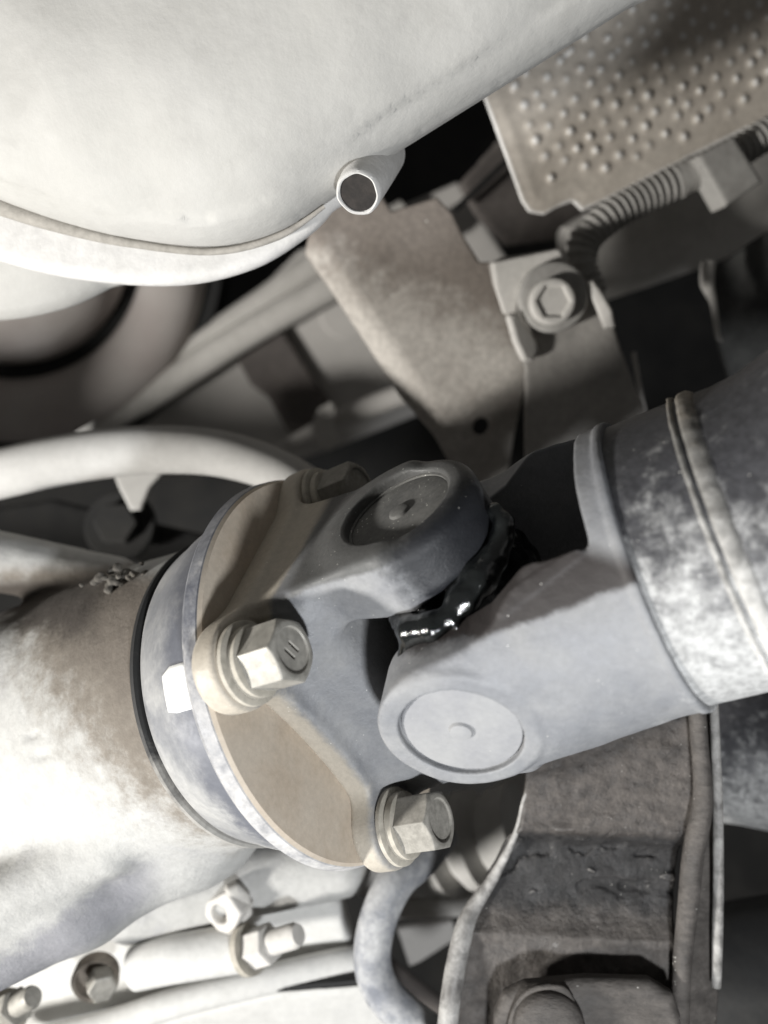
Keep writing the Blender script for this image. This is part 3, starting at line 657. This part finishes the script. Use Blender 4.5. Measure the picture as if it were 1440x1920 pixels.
def stud(name, a, b, r, label, cat, mt='bolt'):
    fr = Frame(a, np.array(b) - np.array(a), (0, 0, 1)); L = np.linalg.norm(np.array(b) - np.array(a))
    tt = thing(name, label, cat, a)
    def fn(x, y, z): return smax(hexd(y, z, 1.75 * r), abs(x - L * .30) - L * .17, .5)
    sdf_obj("nut", fn, (0, -2 * r, -2 * r), (L * .6, 2 * r, 2 * r), r / 12, fr, M[mt], tt)
    lathe("shank", [(L * .1, 0), (L * .1, r * .62), (L * .92, r * .62), (L, r * .5), (L, 0)], fr, M[mt], tt, seg=32)
    lathe("washer", [(0, 0), (0, r * 1.25), (L * .1, r * 1.25), (L * .1, 0)], fr, M['washer'], tt, seg=40)
    return tt
stud("stud_nut", P(462, 1782, 298), P(560, 1752, 288), 7.2, "pale threaded stud with a nut standing out under the flange", "nut", 'pale')
tag(tube("pipe_boss", [P(255, 1815, 306), P(330, 1797, 303), P(455, 1777, 303)], [8, 8.6, 8.6], M['casing'], seg=28), "thick pale horizontal boss leading to the stud nut", "boss")
t = thing("hooded_bolt", "yellowish bolt sitting in a dark oval pocket near the bottom corner", "bolt", P(185, 1830, 302))
PK = Frame(P(180, 1832, 306), (.2, -1, -.1), (0, 0, 1))
lathe("pocket", [(-3, 0), (-3, 8.4), (2, 8.8), (3.2, 8.2), (2.4, 7.2), (-2, 6.6), (-2, 0)], PK, M['dirt'], t, seg=48)
sdf_obj("head", lambda x, y, z: smax(hexd(y, z, 9.5), abs(x - 2) - 4, .6), (-3, -8, -8), (8, 8, 8), .5, Frame(P(190, 1838, 302), (.45, -1, -.1), (0, 0, 1)), M['bolt'], t)
stud("corner_bolt", P(10, 1900, 296), P(62, 1868, 284), 6.4, "small pale bolt at the bottom corner, cut by the picture edge", "bolt", 'bolt')

# dirt caked on top of the housing
CLD = 260
def clump(x, y, z):
    r = np.random.RandomState(3); d = 1e9
    for k in range(34):
        c = r.normal(0, 1, 3) * (4.6, 2.0, 2.0); d = smin(d, np.sqrt((x - c[0])**2 + (y - c[1])**2 + (z - c[2])**2) - r.uniform(.7, 2.0), .5)
    return d + .45 * fbm(x, y, z, 1.5, 1)
tag(sdf_obj("dirt_clump", clump, (-16, -9, -9), (16, 9, 9), .5, facing(228, 1086, CLD), M['clod']), "crumbly clump of grey dirt caked on the housing beside the dark ring", "dirt")

# ================================================================ far things, out of focus
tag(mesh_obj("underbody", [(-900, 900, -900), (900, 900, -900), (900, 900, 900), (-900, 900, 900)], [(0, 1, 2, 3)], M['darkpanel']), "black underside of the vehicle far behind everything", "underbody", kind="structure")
FP = facing(600, 680, 620, (.1, -1, -.25))
t = thing("floor_panel", "blurred grey floor panel with a round embossed disc behind the bracket", "panel", FP.O)
sheet("panel", [(150, 830), (330, 700), (560, 470), (860, 340), (1000, 560), (1000, 720), (800, 772), (640, 836), (540, 870), (300, 900)], FP, 6, M['panel'], t, h=2.5, rd=2)
lathe("disc", [(-2, 0), (-2, 21), (1.0, 20.5), (1.8, 19.5), (1.8, 0)], Frame(FP.w((*FP.hit(650, 585)[:2], 0)), FP.A[2], FP.A[1]), M['panel'], t, seg=48)
tag(sheet("rubber_strap", [(425, 640), (515, 596), (575, 690), (635, 775), (600, 808), (540, 812), (505, 748), (470, 722)], facing(530, 700, 609, (.1, -1, -.25)), 6, M['brown'], h=1.8, rd=2), "dark brown torn strap lying across the grey floor panel", "strap")
PG = "parallel pipes running behind the bracket"
tag(tube("brake_pipe", [P(200, 750, 588), P(330, 675, 588), P(480, 575, 588), P(590, 498, 588), P(760, 400, 588)], 10.0, M['pale'], seg=24), "upper of two blurred pale pipes running behind the long bracket", "pipe", PG)
tag(tube("brake_pipe", [P(170, 808, 584), P(300, 728, 584), P(480, 615, 584), P(650, 522, 584), P(820, 430, 584)], 10.8, M['pale'], seg=24), "lower of two blurred pale pipes running behind the long bracket", "pipe", PG)
tag(tube("thin_pipe", [P(480, 872, 540), P(560, 826, 540), P(640, 786, 540), P(740, 745, 540), P(900, 690, 540)], [4.6, 5.8, 7.4, 7.4], M['panel'], seg=20), "thin grey pipe under the floor panel held by the pale clip", "pipe")
tag(sheet("pipe_clip", [(583, 800), (596, 765), (622, 752), (632, 770), (624, 790), (636, 830), (615, 846), (596, 830)], facing(608, 800, 522), 8, M['pale'], h=.9, rd=1.6), "small pale wedge shaped clip on the thin pipe", "clip")
CN = Frame(P(0, 450, 545), (.12, -1, -.1), (0, 0, 1))
t = thing("round_canister", "large round brownish canister with a dark groove, half behind the pale shell", "canister", CN.O)
lathe("canister_body", [(30.6, 0.0), (29.4, 29.4), (23.6, 58.9), (11.8, 74.2), (0.0, 81.3), (-35.3, 82.5)], CN, M['pink'], t, seg=128, sharp=60)
lathe("groove_band", [(-18.8, 70.7), (-16.5, 96.6), (-35.3, 117.8)], CN, M['black'], t, seg=128)  # coloured black for the shade down in the groove
lathe("outer_ring", [(-35.3, 91.9), (-9.4, 93.1), (-1.1, 97.8), (3.5, 108.4), (3.5, 120.2), (-1.1, 130.7), (-10.6, 137.8), (-70.7, 140.2)], CN, M['pink'], t, seg=128, sharp=60)
lathe("edge_shadow", [(-24, 132), (-14, 138), (-14, 148), (-60, 150)], CN, M['black'], t, seg=128)  # added black band standing for the ring's shadow beside the pipes
# between hose and housing, deep in the gap
tag(sheet("dark_rail", [(-20, 948), (0, 950), (100, 935), (420, 1010), (560, 1000), (560, 1110), (330, 1062), (0, 1010), (-20, 1008)], facing(200, 1000, 440, (0, -1, .2)), 10, M['darkpanel'], h=2.2, rd=2), "dark frame rail deep in the gap under the pale hose", "rail")
DB = Frame(P(225, 985, 425), (0, -1, .2), (0, 0, 1))
t = thing("rail_bolt", "dark round bolt on the frame rail under the hose", "bolt", DB.O)
lathe("washer", [(-2, 0), (-2, 19), (0, 19), (1, 18), (1, 0)], DB, M['darkpanel'], t, seg=48)
sdf_obj("head", lambda x, y, z: smax(hexd(y, z, 20), abs(x - 4) - 4, .8), (-2, -14, -14), (10, 14, 14), .9, DB, M['darkpanel'], t)
tag(sheet("pale_tab", [(205, 870), (320, 870), (282, 912), (264, 956), (244, 958), (222, 915)], facing(255, 910, 390), 3, M['hose'], h=1.0, rd=1), "pale pointed tab poking out below the arching hose", "tab")
tag(sheet("small_tab", [(118, 850), (130, 815), (178, 786), (178, 850)], facing(150, 820, 380), 3, M['hose'], h=1.0, rd=1), "small pale tab sticking up above the arching hose", "tab")
# behind the shield
tag(sheet("side_panel", [(862, 345), (950, 245), (1110, 300), (1120, 440), (950, 462), (890, 400)], facing(980, 380, 480, (.3, -1, -.3)), 4, M['brown'], h=2.0, rd=1.5), "blurred grey panel in the gap beside the heat shield corner", "panel")
tag(tube("gap_strip", [P(850, 395, 460), P(900, 350, 460), P(985, 268, 460)], 1.8, M['black'], seg=12), "thin black strip standing for a gap across the grey panel beside the heat shield", "rod")  # its black stands for the darkness of a gap
tag(tube("frame_beam", [P(1080, 500, 470), P(1180, 455, 470), P(1300, 405, 470), P(1560, 300, 470)], [24, 28, 30, 30], M['pale'], seg=40), "blurred pale rounded beam behind the corrugated conduit", "beam")
tag(sheet("dark_cover", [(1335, 500), (1440, 430), (1600, 430), (1600, 760), (1370, 720), (1340, 620)], facing(1420, 580, 380, (-.3, -1, 0)), 8, M['cover'], h=1.6, rd=2), "dark ribbed cover plate beyond the shaft", "cover")
tag(tube("cover_clip", [P(1328, 492, 365), P(1326, 530, 365), P(1338, 570, 365), P(1345, 625, 366), P(1352, 640, 368)], [3.4, 3.2, 1.6, 1.2, .8], M['pale'], seg=14), "pale thin clip on the edge of the dark cover", "clip")
tag(tube("edge_strip", [P(1188, 660, 365), P(1198, 720, 365), P(1212, 790, 365), P(1220, 850, 365)], 1.1, M['panel'], seg=10), "thin grey strip along the dark bracket edge above the shaft", "strip")
# behind the member
tag(tube("dusty_tube", [P(1290, 1385, 360), P(1400, 1400, 340), P(1560, 1430, 330)], [34, 32, 32], M['tube'], seg=48), "dusty grey tube beyond the curled member under the shaft", "tube")
tag(tube("dark_pipe", [P(1300, 1900, 320), P(1380, 1830, 320), P(1560, 1800, 320)], [26, 26, 26], M['darkpanel'], seg=40), "dark pipe at the bottom beside the black member", "pipe")
# gap between hose and member
t = thing("rubber_boot", "pale ringed boot in the gap between hose and black member", "boot", P(880, 1570, 360))
BT = Frame(P(850, 1580, 372), (.75, -.35, .30), (0, 0, 1))
lathe("boot", [(-30, 0), (-30, 19), (-16, 21), (-13, 17), (-9, 22), (-3, 23), (2, 17), (7, 22), (13, 22), (18, 16), (24, 20), (34, 20), (34, 0)], BT, M['hose'], t, seg=64, sharp=50)
tag(sheet("cross_bar", [(735, 1688), (900, 1672), (905, 1722), (735, 1728)], facing(820, 1705, 380), 8, M['pale'], h=1.2, rd=2.5), "short pale bar crossing the gap behind the blue-grey hose", "bar")
tag(sheet("gusset", [(745, 1745), (850, 1730), (860, 1760), (790, 1805), (768, 1815)], facing(800, 1770, 400, (.2, -1, -.2)), 5, M['panel'], h=1.2, rd=1.5), "grey triangular gusset below the pale bar in the gap", "gusset")
tag(tube("lower_rod", [P(700, 1790, 420), P(800, 1870, 420), P(900, 1945, 420)], 4.5, M['brown'], seg=16), "dark rod slanting down behind the blue-grey hose", "rod")
tag(sheet("rear_plate", [(560, 1640), (700, 1620), (990, 1440), (1000, 1600), (900, 1700), (700, 1690)], facing(800, 1560, 440), 5, M['panel'], h=2.0, rd=1.5), "dim grey plate far behind the lower flange bolt", "plate")
